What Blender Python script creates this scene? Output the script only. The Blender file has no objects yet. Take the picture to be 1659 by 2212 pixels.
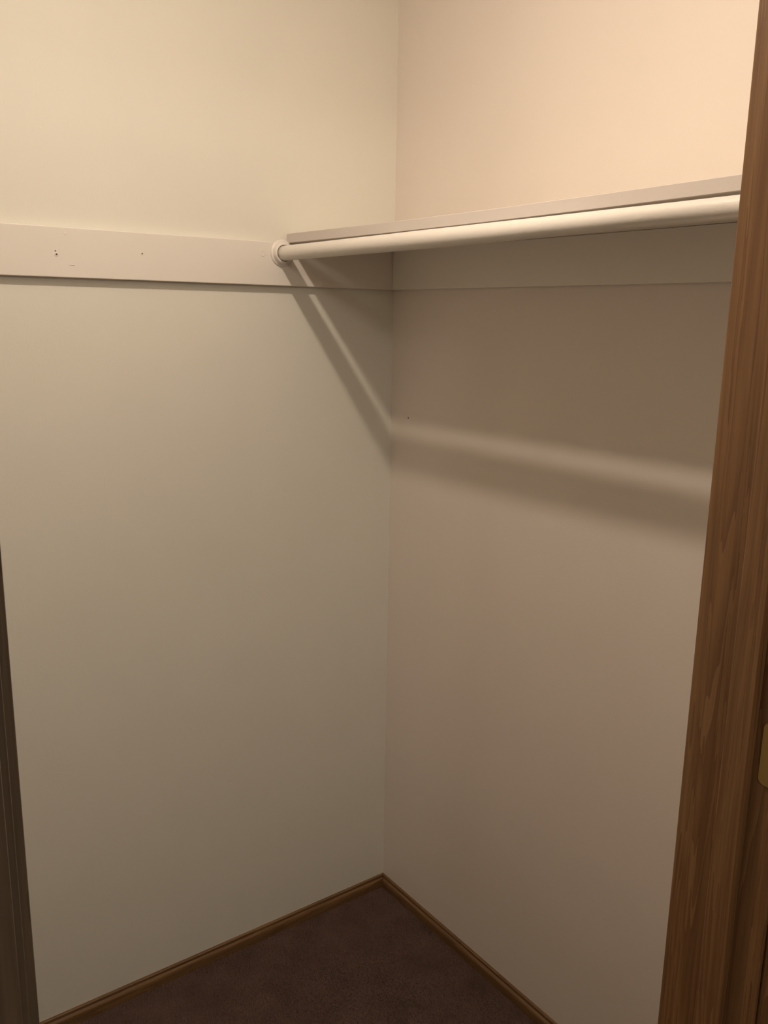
import bpy, bmesh, math, random
import numpy as np
from mathutils import Vector, Matrix

random.seed(7)
rng = np.random.default_rng(7)
scene = bpy.context.scene
C = scene.collection

# ------------------------------------------------------------------ camera
def set_camera():
    yaw, pitch, roll, fpx = 0.937581431, 0.219723411, 0.0166774414, 1891.32
    f = Vector((-math.sin(yaw) * math.cos(pitch), math.cos(yaw) * math.cos(pitch), -math.sin(pitch)))
    r = f.cross(Vector((0, 0, 1))).normalized()
    u = r.cross(f)
    r2 = r * math.cos(roll) + u * math.sin(roll)
    u2 = u * math.cos(roll) - r * math.sin(roll)
    cam = bpy.data.cameras.new('camera')
    cam.sensor_fit = 'HORIZONTAL'
    cam.sensor_width = 36.0
    cam.lens = fpx * 36.0 / 1659.0
    cam.clip_start = 0.02
    o = bpy.data.objects.new('camera', cam)
    m = Matrix((r2, u2, -f)).transposed().to_4x4()
    m.translation = Vector((1.72653, -1.28479, 1.53927))
    o.matrix_world = m
    C.objects.link(o)
    scene.camera = o
set_camera()

# ------------------------------------------------------------------ world, lamps, exposure
world = bpy.data.worlds.new('world')
scene.world = world
world.use_nodes = True
world.node_tree.nodes['Background'].inputs[0].default_value = (0.02, 0.016, 0.012, 1)
world.node_tree.nodes['Background'].inputs[1].default_value = 0.0

def lamp(name, kind, loc, power, size, color):
    l = bpy.data.lights.new(name, kind)
    l.energy = power
    l.color = color
    if kind == 'AREA':                       # a small round downlight, faces straight down
        l.shape = 'DISK'
        l.size = size
    else:
        l.shadow_soft_size = size
    o = bpy.data.objects.new(name, l)
    o.location = loc
    C.objects.link(o)
    return o
lamp('closet_reflector', 'AREA', (0.80, -0.77, 2.320), 5.0, 0.050, (1.0, 0.82, 0.65))    # closet ceiling lamp: what its shade throws down
lamp('closet_bulb', 'POINT', (0.80, -0.77, 2.324), 8.2, 0.020, (1.0, 0.82, 0.65))         # and its bulb
lamp('bedroom_lamp', 'POINT', (3.15, -1.37, 2.174), 28.0, 0.11, (1.0, 0.88, 0.74))        # ceiling lamp of the room behind the camera

scene.view_settings.view_transform = 'Standard'
scene.view_settings.look = 'None'
scene.view_settings.gamma = 1.0
scene.view_settings.use_curve_mapping = False
scene.view_settings.exposure = 0.10
scene.cycles.use_denoising = True
scene.cycles.max_bounces = 16
scene.cycles.diffuse_bounces = 12
scene.cycles.glossy_bounces = 6

# ------------------------------------------------------------------ materials
def new_mat(name):
    m = bpy.data.materials.new(name)
    m.use_nodes = True
    nt = m.node_tree
    return m, nt, nt.nodes['Principled BSDF']

def node(nt, t, **kw):
    n = nt.nodes.new(t)
    for k, v in kw.items():
        n.inputs[k].default_value = v
    return n

def paint(name, col, rough, peel_scale, peel, mottling=0.03):
    m, nt, b = new_mat(name)
    tc = node(nt, 'ShaderNodeTexCoord')
    n1 = node(nt, 'ShaderNodeTexNoise', **{'Scale': peel_scale, 'Detail': 4.0, 'Roughness': 0.6})
    n2 = node(nt, 'ShaderNodeTexNoise', **{'Scale': 5.0, 'Detail': 3.0})
    nt.links.new(tc.outputs['Object'], n1.inputs['Vector'])
    nt.links.new(tc.outputs['Object'], n2.inputs['Vector'])
    ramp = node(nt, 'ShaderNodeMixRGB')
    ramp.inputs[1].default_value = (*[c * (1 - mottling) for c in col], 1)
    ramp.inputs[2].default_value = (*[min(1, c * (1 + mottling)) for c in col], 1)
    nt.links.new(n2.outputs['Fac'], ramp.inputs[0])
    nt.links.new(ramp.outputs[0], b.inputs['Base Color'])
    bump = node(nt, 'ShaderNodeBump', Strength=peel, Distance=0.001)
    nt.links.new(n1.outputs['Fac'], bump.inputs['Height'])
    nt.links.new(bump.outputs[0], b.inputs['Normal'])
    b.inputs['Roughness'].default_value = rough
    b.inputs['Specular IOR Level'].default_value = 0.4
    return m

def wood(name, axis, light, dark, rough=0.42):
    m, nt, b = new_mat(name)
    tc = node(nt, 'ShaderNodeTexCoord')
    mp = node(nt, 'ShaderNodeMapping')
    s = [26.0, 26.0, 26.0]
    s[axis] = 0.9
    mp.inputs['Scale'].default_value = s
    nt.links.new(tc.outputs['Object'], mp.inputs['Vector'])
    n0 = node(nt, 'ShaderNodeTexNoise', **{'Scale': 1.6, 'Detail': 3.0, 'Roughness': 0.55, 'Distortion': 0.9})
    nt.links.new(mp.outputs[0], n0.inputs['Vector'])
    # growth rings: a saw-like repeat of the broad noise gives cathedral bands
    mul = node(nt, 'ShaderNodeMath'); mul.operation = 'MULTIPLY'; mul.inputs[1].default_value = 7.0
    nt.links.new(n0.outputs['Fac'], mul.inputs[0])
    fr = node(nt, 'ShaderNodeMath'); fr.operation = 'FRACT'
    nt.links.new(mul.outputs[0], fr.inputs[0])
    mp2 = node(nt, 'ShaderNodeMapping')
    s2 = [300.0, 300.0, 300.0]
    s2[axis] = 7.0
    mp2.inputs['Scale'].default_value = s2
    nt.links.new(tc.outputs['Object'], mp2.inputs['Vector'])
    n1 = node(nt, 'ShaderNodeTexNoise', **{'Scale': 1.0, 'Detail': 4.0, 'Roughness': 0.65})
    nt.links.new(mp2.outputs[0], n1.inputs['Vector'])
    mix = node(nt, 'ShaderNodeMath'); mix.operation = 'MULTIPLY_ADD'
    mix.inputs[1].default_value = 0.45
    nt.links.new(fr.outputs[0], mix.inputs[0])
    mul2 = node(nt, 'ShaderNodeMath'); mul2.operation = 'MULTIPLY'; mul2.inputs[1].default_value = 0.6
    nt.links.new(n1.outputs['Fac'], mul2.inputs[0])
    nt.links.new(mul2.outputs[0], mix.inputs[2])
    cr = node(nt, 'ShaderNodeValToRGB')
    cr.color_ramp.elements[0].position = 0.15
    cr.color_ramp.elements[0].color = (*light, 1)
    cr.color_ramp.elements[1].position = 0.85
    cr.color_ramp.elements[1].color = (*dark, 1)
    nt.links.new(mix.outputs[0], cr.inputs[0])
    nt.links.new(cr.outputs[0], b.inputs['Base Color'])
    bump = node(nt, 'ShaderNodeBump', Strength=0.15, Distance=0.0006)
    nt.links.new(n1.outputs['Fac'], bump.inputs['Height'])
    nt.links.new(bump.outputs[0], b.inputs['Normal'])
    b.inputs['Roughness'].default_value = rough
    return m

def carpet_mat():
    m, nt, b = new_mat('brown_carpet')
    tc = node(nt, 'ShaderNodeTexCoord')
    n0 = node(nt, 'ShaderNodeTexNoise', **{'Scale': 11.0, 'Detail': 4.0, 'Roughness': 0.6})
    n1 = node(nt, 'ShaderNodeTexNoise', **{'Scale': 260.0, 'Detail': 2.0})
    nt.links.new(tc.outputs['Object'], n0.inputs['Vector'])
    nt.links.new(tc.outputs['Object'], n1.inputs['Vector'])
    add = node(nt, 'ShaderNodeMath'); add.operation = 'MULTIPLY_ADD'; add.inputs[1].default_value = 0.6
    h = node(nt, 'ShaderNodeMath'); h.operation = 'MULTIPLY'; h.inputs[1].default_value = 0.4
    nt.links.new(n1.outputs['Fac'], h.inputs[0])
    nt.links.new(n0.outputs['Fac'], add.inputs[0])
    nt.links.new(h.outputs[0], add.inputs[2])
    cr = node(nt, 'ShaderNodeValToRGB')
    cr.color_ramp.elements[0].position = 0.32
    cr.color_ramp.elements[0].color = (0.078, 0.048, 0.040, 1)
    cr.color_ramp.elements[1].position = 0.68
    cr.color_ramp.elements[1].color = (0.130, 0.082, 0.066, 1)
    nt.links.new(add.outputs[0], cr.inputs[0])
    nt.links.new(cr.outputs[0], b.inputs['Base Color'])
    b.inputs['Roughness'].default_value = 0.95
    b.inputs['Specular IOR Level'].default_value = 0.1
    return m

def metal(name, col, rough):
    m, nt, b = new_mat(name)
    tc = node(nt, 'ShaderNodeTexCoord')
    n = node(nt, 'ShaderNodeTexNoise', **{'Scale': 120.0, 'Detail': 3.0})
    nt.links.new(tc.outputs['Object'], n.inputs['Vector'])
    mr = node(nt, 'ShaderNodeMapRange')
    mr.inputs['To Min'].default_value = rough - 0.08
    mr.inputs['To Max'].default_value = rough + 0.08
    nt.links.new(n.outputs['Fac'], mr.inputs['Value'])
    nt.links.new(mr.outputs[0], b.inputs['Roughness'])
    b.inputs['Base Color'].default_value = (*col, 1)
    b.inputs['Metallic'].default_value = 1.0
    return m

WALL_L = paint('wall_paint_left', (0.67, 0.660, 0.600), 0.55, 210.0, 0.22)
WALL_R = paint('wall_paint_right', (0.70, 0.642, 0.592), 0.55, 210.0, 0.22)
ROOM = paint('bedroom_wall_paint', (0.42, 0.38, 0.33), 0.7, 150.0, 0.2)
CEIL = paint('ceiling_paint', (0.66, 0.64, 0.60), 0.8, 120.0, 0.4)
GLOSS = paint('semi_gloss_trim_paint', (0.70, 0.67, 0.625), 0.34, 90.0, 0.10)
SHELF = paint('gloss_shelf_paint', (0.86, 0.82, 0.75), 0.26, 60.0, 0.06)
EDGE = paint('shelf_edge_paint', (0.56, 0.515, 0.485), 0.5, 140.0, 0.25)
ROD = paint('brushed_rod_paint', (0.68, 0.65, 0.605), 0.40, 170.0, 0.30)
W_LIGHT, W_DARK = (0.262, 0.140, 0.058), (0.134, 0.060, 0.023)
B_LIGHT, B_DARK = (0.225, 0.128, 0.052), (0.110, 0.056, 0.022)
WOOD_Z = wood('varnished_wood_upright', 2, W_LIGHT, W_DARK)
WOOD_SHADED = wood('shade_darkened_wood', 2, (0.155, 0.108, 0.070), (0.090, 0.062, 0.040))  # greyed wood; weak light on left jamb and casing put into its colour
WOOD_X = wood('varnished_wood_along_x', 0, B_LIGHT, B_DARK)
WOOD_Y = wood('varnished_wood_along_y', 1, B_LIGHT, B_DARK)
CARPET = carpet_mat()
BRASS = metal('dull_brass', (0.55, 0.40, 0.17), 0.38)
DARK = paint('dark_hole', (0.13, 0.085, 0.055), 0.8, 300.0, 0.3)

# ------------------------------------------------------------------ helpers
def link_mesh(name, bm, mat, parent=None, smooth=False):
    me = bpy.data.meshes.new(name)
    bmesh.ops.recalc_face_normals(bm, faces=bm.faces[:])
    bm.to_mesh(me)
    bm.free()
    if smooth:
        for p in me.polygons:
            p.use_smooth = True
    me.materials.append(mat)
    o = bpy.data.objects.new(name, me)
    C.objects.link(o)
    if parent is not None:
        o.parent = parent
    return o

def struct(o, label):
    o['kind'] = 'structure'
    o['label'] = label
    return o

def thing(o, label, cat, group=None):
    o['label'] = label
    o['category'] = cat
    if group:
        o['group'] = group
    return o

def empty(name, loc):
    o = bpy.data.objects.new(name, None)
    o.location = loc
    o.empty_display_size = 0.05
    C.objects.link(o)
    return o

def box(bm, x0, x1, y0, y1, z0, z1, bevel=0.0, seg=2):
    vs = [bm.verts.new((x, y, z)) for x in (x0, x1) for y in (y0, y1) for z in (z0, z1)]
    F = [(0, 1, 3, 2), (4, 6, 7, 5), (0, 4, 5, 1), (2, 3, 7, 6), (0, 2, 6, 4), (1, 5, 7, 3)]
    fs = [bm.faces.new([vs[i] for i in f]) for f in F]
    if bevel:
        es = list({e for f in fs for e in f.edges})
        bmesh.ops.bevel(bm, geom=es, offset=bevel, segments=seg, profile=0.5, affect='EDGES')
    return fs

def boxes(*bs, bevel=0.0):
    bm = bmesh.new()
    for b in bs:
        t = bmesh.new()
        box(t, *b, bevel=bevel)
        me = bpy.data.meshes.new('tmp')
        t.to_mesh(me); t.free()
        bm.from_mesh(me)
        bpy.data.meshes.remove(me)
    return bm

def lathe(profile, n=48, axis='x', center=(0, 0, 0)):
    """profile: list of (along, radius)."""
    bm = bmesh.new()
    rings = []
    for a, r in profile:
        if r <= 1e-6:
            rings.append([bm.verts.new((a, 0, 0))])
        else:
            rings.append([bm.verts.new((a, r * math.cos(2 * math.pi * k / n), r * math.sin(2 * math.pi * k / n))) for k in range(n)])
    for A, B in zip(rings, rings[1:]):
        for k in range(n):
            k2 = (k + 1) % n
            if len(A) == 1 and len(B) == 1:
                continue
            if len(A) == 1:
                bm.faces.new((A[0], B[k], B[k2]))
            elif len(B) == 1:
                bm.faces.new((A[k], B[0], A[k2]))
            else:
                bm.faces.new((A[k], B[k], B[k2], A[k2]))
    if axis == '-y':       # pointing away from the right wall (towards -y)
        bmesh.ops.rotate(bm, verts=bm.verts[:], matrix=Matrix.Rotation(-math.pi / 2, 3, 'Z'))
    bmesh.ops.translate(bm, verts=bm.verts[:], vec=Vector(center))
    return bm

# ------------------------------------------------------------------ the setting
# closet: left wall is x = 0, right wall is y = 0, the doorway is in the wall x = 1.19 .. 1.312
CX, CY, CZ = 1.19, -1.65, 2.42
JY0, JY1 = -1.200, -0.455           # faces of the two door jambs
RX, RY0, RY1 = 4.7, -3.3, 0.9       # the room behind the camera
HEAD = 2.056

floor = struct(link_mesh('floor', boxes((-0.1, RX + 0.1, RY0 - 0.1, RY1 + 0.1, -0.1, 0.0)), CARPET), 'brown carpeted closet floor')
struct(link_mesh('wall_left', boxes((-0.1, 0.0, CY - 0.1, 0.1, 0.0, CZ)), WALL_L), 'cream painted closet wall with a board running along it')
wall_right = struct(link_mesh('wall_right', boxes((0.0, CX, 0.0, 0.1, 0.0, CZ)), WALL_R), 'cream painted closet wall behind the shelf and rod')
struct(link_mesh('wall_near', boxes((0.0, CX, CY - 0.1, CY, 0.0, CZ)), WALL_L), 'closet side wall outside the picture on the left')
struct(link_mesh('wall_front', boxes((CX, CX + 0.1155, JY1 + 0.018, RY1, 0.0, CZ),
                                     (CX, CX + 0.1155, RY0, JY0 - 0.018, 0.0, CZ),
                                     (CX, CX + 0.1155, JY0 - 0.018, JY1 + 0.018, HEAD + 0.018, CZ)), WALL_R), 'wall holding the closet doorway')
struct(link_mesh('ceiling', boxes((-0.1, RX + 0.1, RY0 - 0.1, RY1 + 0.1, CZ, CZ + 0.1)), CEIL), 'white ceiling above the closet')
struct(link_mesh('wall_far', boxes((RX, RX + 0.1, RY0, RY1, 0.0, CZ)), ROOM), 'wall of the room behind the camera')
struct(link_mesh('wall_side', boxes((CX + 0.1155, RX, RY0 - 0.1, RY0, 0.0, CZ), (CX + 0.1155, RX, RY1, RY1 + 0.1, 0.0, CZ)), ROOM), 'side walls of the room behind the camera')

# tiny nail hole in the right wall, just beside the corner
link_mesh('nail_hole', lathe([(0.0, 0.0020), (0.0006, 0.0017), (0.0006, 0.0009), (0.0002, 0.0)], 16, '-y', (0.0683, 0.0, 1.3027)), DARK, wall_right)

# baseboards: one moulded profile, mitred where the two walls meet
PROF = [(0.0, 0.0), (0.0, 0.0345), (0.0045, 0.0345), (0.0060, 0.0330), (0.0062, 0.0300), (0.0040, 0.0285), (0.0040, 0.0265),
        (0.0090, 0.0245), (0.0105, 0.0220), (0.0110, 0.0180), (0.0110, 0.0)]
def baseboard(name, along, length, mat, label):
    bm = bmesh.new()
    A, B = [], []
    for d, z in PROF:
        if along == 'y':                       # on the left wall
            A.append(bm.verts.new((d, -d - 0.0003, z))); B.append(bm.verts.new((d, -length, z)))
        else:                                  # on the right wall
            A.append(bm.verts.new((d + 0.0003, -d, z))); B.append(bm.verts.new((length, -d, z)))
    n = len(PROF)
    for i in range(n):
        j = (i + 1) % n
        bm.faces.new((A[i], A[j], B[j], B[i]))
    bm.faces.new(A); bm.faces.new(B)
    return struct(link_mesh(name, bm, mat), label)
baseboard('baseboard_left', 'y', 1.65, WOOD_Y, 'low moulded wooden baseboard along the left closet wall')
baseboard('baseboard_right', 'x', CX, WOOD_X, 'low moulded wooden baseboard along the right closet wall')

# carpet pile
def carpet_pile():
    sp = 0.0048
    xs = np.arange(0.013, CX + 0.12, sp); ys = np.arange(CY + 0.01, -0.012, sp)
    X, Y = np.meshgrid(xs, ys)
    n = X.size
    X = X.ravel() + rng.uniform(-.0022, .0022, n); Y = Y.ravel() + rng.uniform(-.0022, .0022, n)
    keep = (X > 0.0135) & (Y < -0.0135) & ~((X > CX - 0.006) & ((Y > JY1 - 0.02) | (Y < JY0 + 0.02)))
    X, Y = X[keep], Y[keep]; n = X.size
    lean_x = 0.0022 * np.sin(9 * X + 4 * Y) + rng.normal(0, .0016, n)
    lean_y = 0.0022 * np.cos(7 * Y - 5 * X) + rng.normal(0, .0016, n)
    H = rng.uniform(0.0045, 0.0075, n); R = rng.uniform(0.0022, 0.0034, n); T = rng.uniform(0, math.pi, n)
    V = np.zeros((n, 5, 3), np.float32)
    for k in range(4):
        a = T + k * math.pi / 2
        V[:, k, 0] = X + R * np.cos(a); V[:, k, 1] = Y + R * np.sin(a); V[:, k, 2] = 0.0002
    V[:, 4, 0] = X + lean_x; V[:, 4, 1] = Y + lean_y; V[:, 4, 2] = H
    base = (np.arange(n) * 5)[:, None, None]
    F = (np.array([[0, 1, 4], [1, 2, 4], [2, 3, 4], [3, 0, 4]])[None] + base).reshape(-1, 3).astype(np.int32)
    me = bpy.data.meshes.new('carpet_pile')
    me.vertices.add(n * 5); me.vertices.foreach_set('co', V.ravel())
    me.loops.add(F.size); me.loops.foreach_set('vertex_index', F.ravel())
    me.polygons.add(len(F)); me.polygons.foreach_set('loop_start', np.arange(0, F.size, 3, dtype=np.int32))
    me.update(calc_edges=True)
    me.materials.append(CARPET)
    o = bpy.data.objects.new('carpet_pile', me)
    C.objects.link(o)
    o.parent = floor
    o['kind'] = 'stuff'
carpet_pile()

# door frame: jambs with stops, head, casings towards the room
def jamb(name, y, side, label, mat):
    """side = +1: the jamb on the right (its body lies towards +y)."""
    ya, yb = sorted((y, y + side * 0.018))
    o = struct(link_mesh(name, boxes((CX - 0.002, CX + 0.1155, ya, yb, 0.0, HEAD + 0.018), bevel=0.0016), mat), label)
    sa, sb = sorted((y, y - side * 0.0115))
    link_mesh('door_stop', boxes((CX + 0.051, CX + 0.0825, sa, sb, 0.0, HEAD), bevel=0.0022), mat, o)
    return o
jamb_r = jamb('trim_1', JY1, 1, 'stained wooden door jamb with stop at the right edge', WOOD_Z)
jamb_l = jamb('trim_2', JY0, -1, 'shade-darkened wooden door jamb at the left edge', WOOD_SHADED)
head = struct(link_mesh('trim_3', boxes((CX - 0.002, CX + 0.1155, JY0, JY1, HEAD, HEAD + 0.018), bevel=0.0016), WOOD_Y), 'wooden door head above the picture')
link_mesh('door_stop', boxes((CX + 0.051, CX + 0.0825, JY0 + 0.0115, JY1 - 0.0115, HEAD - 0.0115, HEAD), bevel=0.002), WOOD_Y, head)
CW = 0.057
struct(link_mesh('trim_4', boxes((CX + 0.1155, CX + 0.1295, JY1 + 0.006, JY1 + 0.006 + CW, 0.0, HEAD + 0.006 + CW), bevel=0.003), WOOD_Z), 'wooden door casing on the room side at the right')
struct(link_mesh('trim_5', boxes((CX + 0.1155, CX + 0.1295, JY0 - 0.006 - CW, JY0 - 0.006, 0.0, HEAD + 0.006 + CW), bevel=0.003), WOOD_SHADED), 'wooden door casing on the room side at the left')
struct(link_mesh('trim_6', boxes((CX + 0.1155, CX + 0.1295, JY0 - 0.006, JY1 + 0.006, HEAD + 0.006, HEAD + 0.006 + CW), bevel=0.003), WOOD_Y), 'wooden door casing above the doorway')

# strike plate let into the right jamb
def strike_plate():
    x0, x1, z0, z1, rr = 1.2795, 1.3068, 1.060, 1.131, 0.0075
    bm = bmesh.new()
    pts = []
    for cx, cz, a0 in ((x0 + rr, z0 + rr, math.pi), (x1 - .001, z0 + .001, 1.5 * math.pi), (x1 - .001, z1 - .001, 0), (x0 + rr, z1 - rr, .5 * math.pi)):
        r = rr if cx < 1.30 else 0.001
        for k in range(7):
            a = a0 + k / 6 * math.pi / 2
            pts.append((cx + r * math.cos(a), cz + r * math.sin(a)))
    hole = [(1.2895, 1.083), (1.3005, 1.083), (1.3005, 1.108), (1.2895, 1.108)]
    def ring(P, y): return [bm.verts.new((x, y, z)) for x, z in P]
    yf, yb = JY1 - 0.0014, JY1 + 0.0004
    of, ob, hf, hb = ring(pts, yf), ring(pts, yb), ring(hole, yf), ring(hole, yb)
    def loop_edges(V): return [bm.edges.new((V[i], V[(i + 1) % len(V)])) for i in range(len(V))]
    ef = loop_edges(of) + loop_edges(hf)
    bmesh.ops.triangle_fill(bm, use_beauty=True, edges=ef)
    for P, Q in ((of, ob), (hf, hb)):
        for i in range(len(P)):
            j = (i + 1) % len(P)
            bm.faces.new((P[i], P[j], Q[j], Q[i]))
    sp = link_mesh('strike_plate', bm, BRASS, jamb_r)
    sp['label'] = 'dull brass strike plate'
    for z in (1.070, 1.121):
        link_mesh('screw', lathe([(0.0, 0.0040), (0.0008, 0.0036), (0.0010, 0.0)], 16, '-y', (1.2950, JY1 - 0.0014, z)), BRASS, sp)
    link_mesh('latch_hole', boxes((1.2897, 1.3003, JY1 - 0.0006, JY1 - 0.0002, 1.0832, 1.1078)), DARK, sp)
strike_plate()

# ------------------------------------------------------------------ the boards on the walls
ZB, ZT = 1.6005, 1.6900            # bottom and top of the boards
T = 0.018
cleat_l = thing(link_mesh('wall_cleat', boxes((0.0, T, CY, -0.0004, ZB, ZT), bevel=0.0014), GLOSS),
                'white painted board with nail holes, running bare along the left wall', 'board')
cleat_r = thing(link_mesh('wall_cleat', boxes((T + 0.0012, CX - 0.001, -T, 0.0, ZB, ZT - 0.0004), bevel=0.0014), GLOSS),
                'white painted board under the shelf on the right wall, in shadow', 'board')

def nail_hole(y, z, r):
    o = link_mesh('nail_hole', lathe([(T - 0.0004, r * 1.7), (T + 0.0005, r * 1.5), (T + 0.0010, r * 1.1), (T + 0.0006, r * 0.8), (T + 0.0001, r * 0.7)], 18, 'x', (0, y, z)), GLOSS, cleat_l, smooth=True)
    c = link_mesh('hole_core', lathe([(T + 0.0002, r * 0.85), (T + 0.0004, r * 0.6), (T + 0.0003, 0)], 14, 'x', (0, y, z)), DARK, o)
    c['label'] = 'dark bare spot in the hole'
nail_hole(-0.7872, 1.6405, 0.0025)
nail_hole(-0.7888, 1.6470, 0.0015)
nail_hole(-0.6240, 1.6508, 0.0018)
# screw head painted over, close to the rod socket
plug = link_mesh('painted_screw', lathe([(T - 0.0003, 0.0070), (T + 0.0005, 0.0064), (T + 0.0007, 0.0056), (T + 0.0002, 0.0048), (T + 0.0002, 0.0030), (T + 0.0006, 0.0)], 28, 'x', (0, -0.3594, 1.6655)), GLOSS, cleat_l, smooth=True)
# flakes of lifted paint
for (y, z, w) in ((-0.765, 1.6225, 0.010), (-0.772, 1.678, 0.006)):
    bm = bmesh.new()
    box(bm, T - 0.0002, T + 0.0006, y, y + w, z, z + 0.0016, bevel=0.0003)
    link_mesh('paint_flake', bm, GLOSS, cleat_l)

# ------------------------------------------------------------------ shelf
def shelf():
    def settle(o):                                  # the front edge is a little out of level and sags in the middle
        for v in o.data.vertices:
            f = min(1.0, max(0.0, v.co.y / -0.2985))
            v.co.z += f * (0.0030 * v.co.x / CX - 0.0038 * math.sin(math.pi * min(1, v.co.x / CX)))
    def plank(y0, y1, z0, z1, bev, n=24):
        bm = bmesh.new()
        box(bm, 0.0130, CX - 0.001, y0, y1, z0, z1, bevel=bev)
        for k in range(1, n):
            x = 0.0130 + (CX - 0.014) * k / n
            bmesh.ops.bisect_plane(bm, geom=bm.verts[:] + bm.edges[:] + bm.faces[:], plane_co=(x, 0, 0), plane_no=(1, 0, 0))
        return bm
    o = link_mesh('closet_shelf', plank(-0.296, -0.0005, ZT, ZT + 0.0192, 0.0012), SHELF)
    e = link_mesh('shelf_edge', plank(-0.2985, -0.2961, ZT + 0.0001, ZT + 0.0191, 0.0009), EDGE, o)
    settle(o); settle(e)
    thing(o, 'long white painted shelf board on the right wall above the rod', 'shelf')
shelf()

# ------------------------------------------------------------------ rod and its socket
RY = -0.3155
def rod_r(x):
    t = min(1, max(0, (x - 0.5) / 0.65))
    return 0.0155 - 0.0021 * t * t * (3 - 2 * t)
def rod_z(x):
    return 1.6826 + 0.0019 * x - rod_r(x)
def rod():
    root = empty('closet_rod', (0.024, RY, rod_z(0.024)))
    bm = bmesh.new()
    n, m = 48, 60
    x0, x1 = 0.0245, CX - 0.0005
    prof = [(x0, 0.0), (x0, rod_r(x0) - 0.002), (x0 + 0.0016, rod_r(x0))]
    for k in range(1, m + 1):
        a = x0 + 0.0016 + (x1 - x0 - 0.0016) * k / m
        prof.append((a, rod_r(a)))
    prof.append((x1, 0.0))
    rings = []
    for a, r in prof:
        zc = rod_z(a)
        if r == 0:
            rings.append([bm.verts.new((a, RY, zc))]); continue
        ring = []
        for k in range(n):
            t = 2 * math.pi * k / n
            rr = r * (1 + 0.006 * math.sin(9 * a + 2 * t) + 0.004 * math.sin(31 * a + 3 * t))
            ring.append(bm.verts.new((a, RY + rr * math.cos(t), zc + rr * math.sin(t))))
        rings.append(ring)
    for A, B in zip(rings, rings[1:]):
        for k in range(n):
            k2 = (k + 1) % n
            if len(A) == 1: bm.faces.new((A[0], B[k], B[k2]))
            elif len(B) == 1: bm.faces.new((A[k], B[0], A[k2]))
            else: bm.faces.new((A[k], B[k], B[k2], A[k2]))
    bmesh.ops.translate(bm, verts=bm.verts[:], vec=-root.location)
    link_mesh('pole', bm, ROD, root, smooth=True)
    # a run of paint that sagged along the underside and dried
    bm = bmesh.new()
    L0, L1, k = 0.93, 1.12, 24
    rows = []
    for i in range(k + 1):
        a = L0 + (L1 - L0) * i / k
        w = 0.0016 * math.sin(math.pi * min(1, (i / k) * 1.6 if i / k < 0.3 else 1 - (i / k) * 0.45)) + 0.0002
        row = []
        for j in range(9):
            t = math.radians(-118 + 4 * (j - 4) * 1.6)
            r = rod_r(a) - 0.0002 + w * math.exp(-((j - 4) / 1.7) ** 2)
            row.append(bm.verts.new((a, RY + r * math.cos(t), rod_z(a) + r * math.sin(t))))
        rows.append(row)
    for A, B in zip(rows, rows[1:]):
        for j in range(8):
            bm.faces.new((A[j], A[j + 1], B[j + 1], B[j]))
    bmesh.ops.translate(bm, verts=bm.verts[:], vec=-root.location)
    link_mesh('paint_run', bm, ROD, root, smooth=True)
    thing(root, 'thick white painted clothes rod running under the shelf', 'rod')
rod()

def socket():
    yc, zc = -0.3135, 1.6682
    root = empty('rod_socket', (T, yc, zc))
    f = lathe([(0.0, 0.0280), (0.0016, 0.0282), (0.0032, 0.0272), (0.0042, 0.0250), (0.0046, 0.0226), (0.0040, 0.0), ], 56)
    link_mesh('flange', f, GLOSS, root, smooth=True)
    yc2, zc2 = RY - yc, rod_z(0.03) - zc
    c = lathe([(0.0040, 0.0222), (0.0105, 0.0212), (0.0135, 0.0207), (0.0148, 0.0196), (0.0150, 0.0180), (0.0142, 0.0167), (0.0050, 0.0164)], 56, 'x', (0, yc2, zc2))
    link_mesh('cup', c, GLOSS, root, smooth=True)
    thing(root, 'round white socket on the left board holding the rod end', 'bracket')
socket()
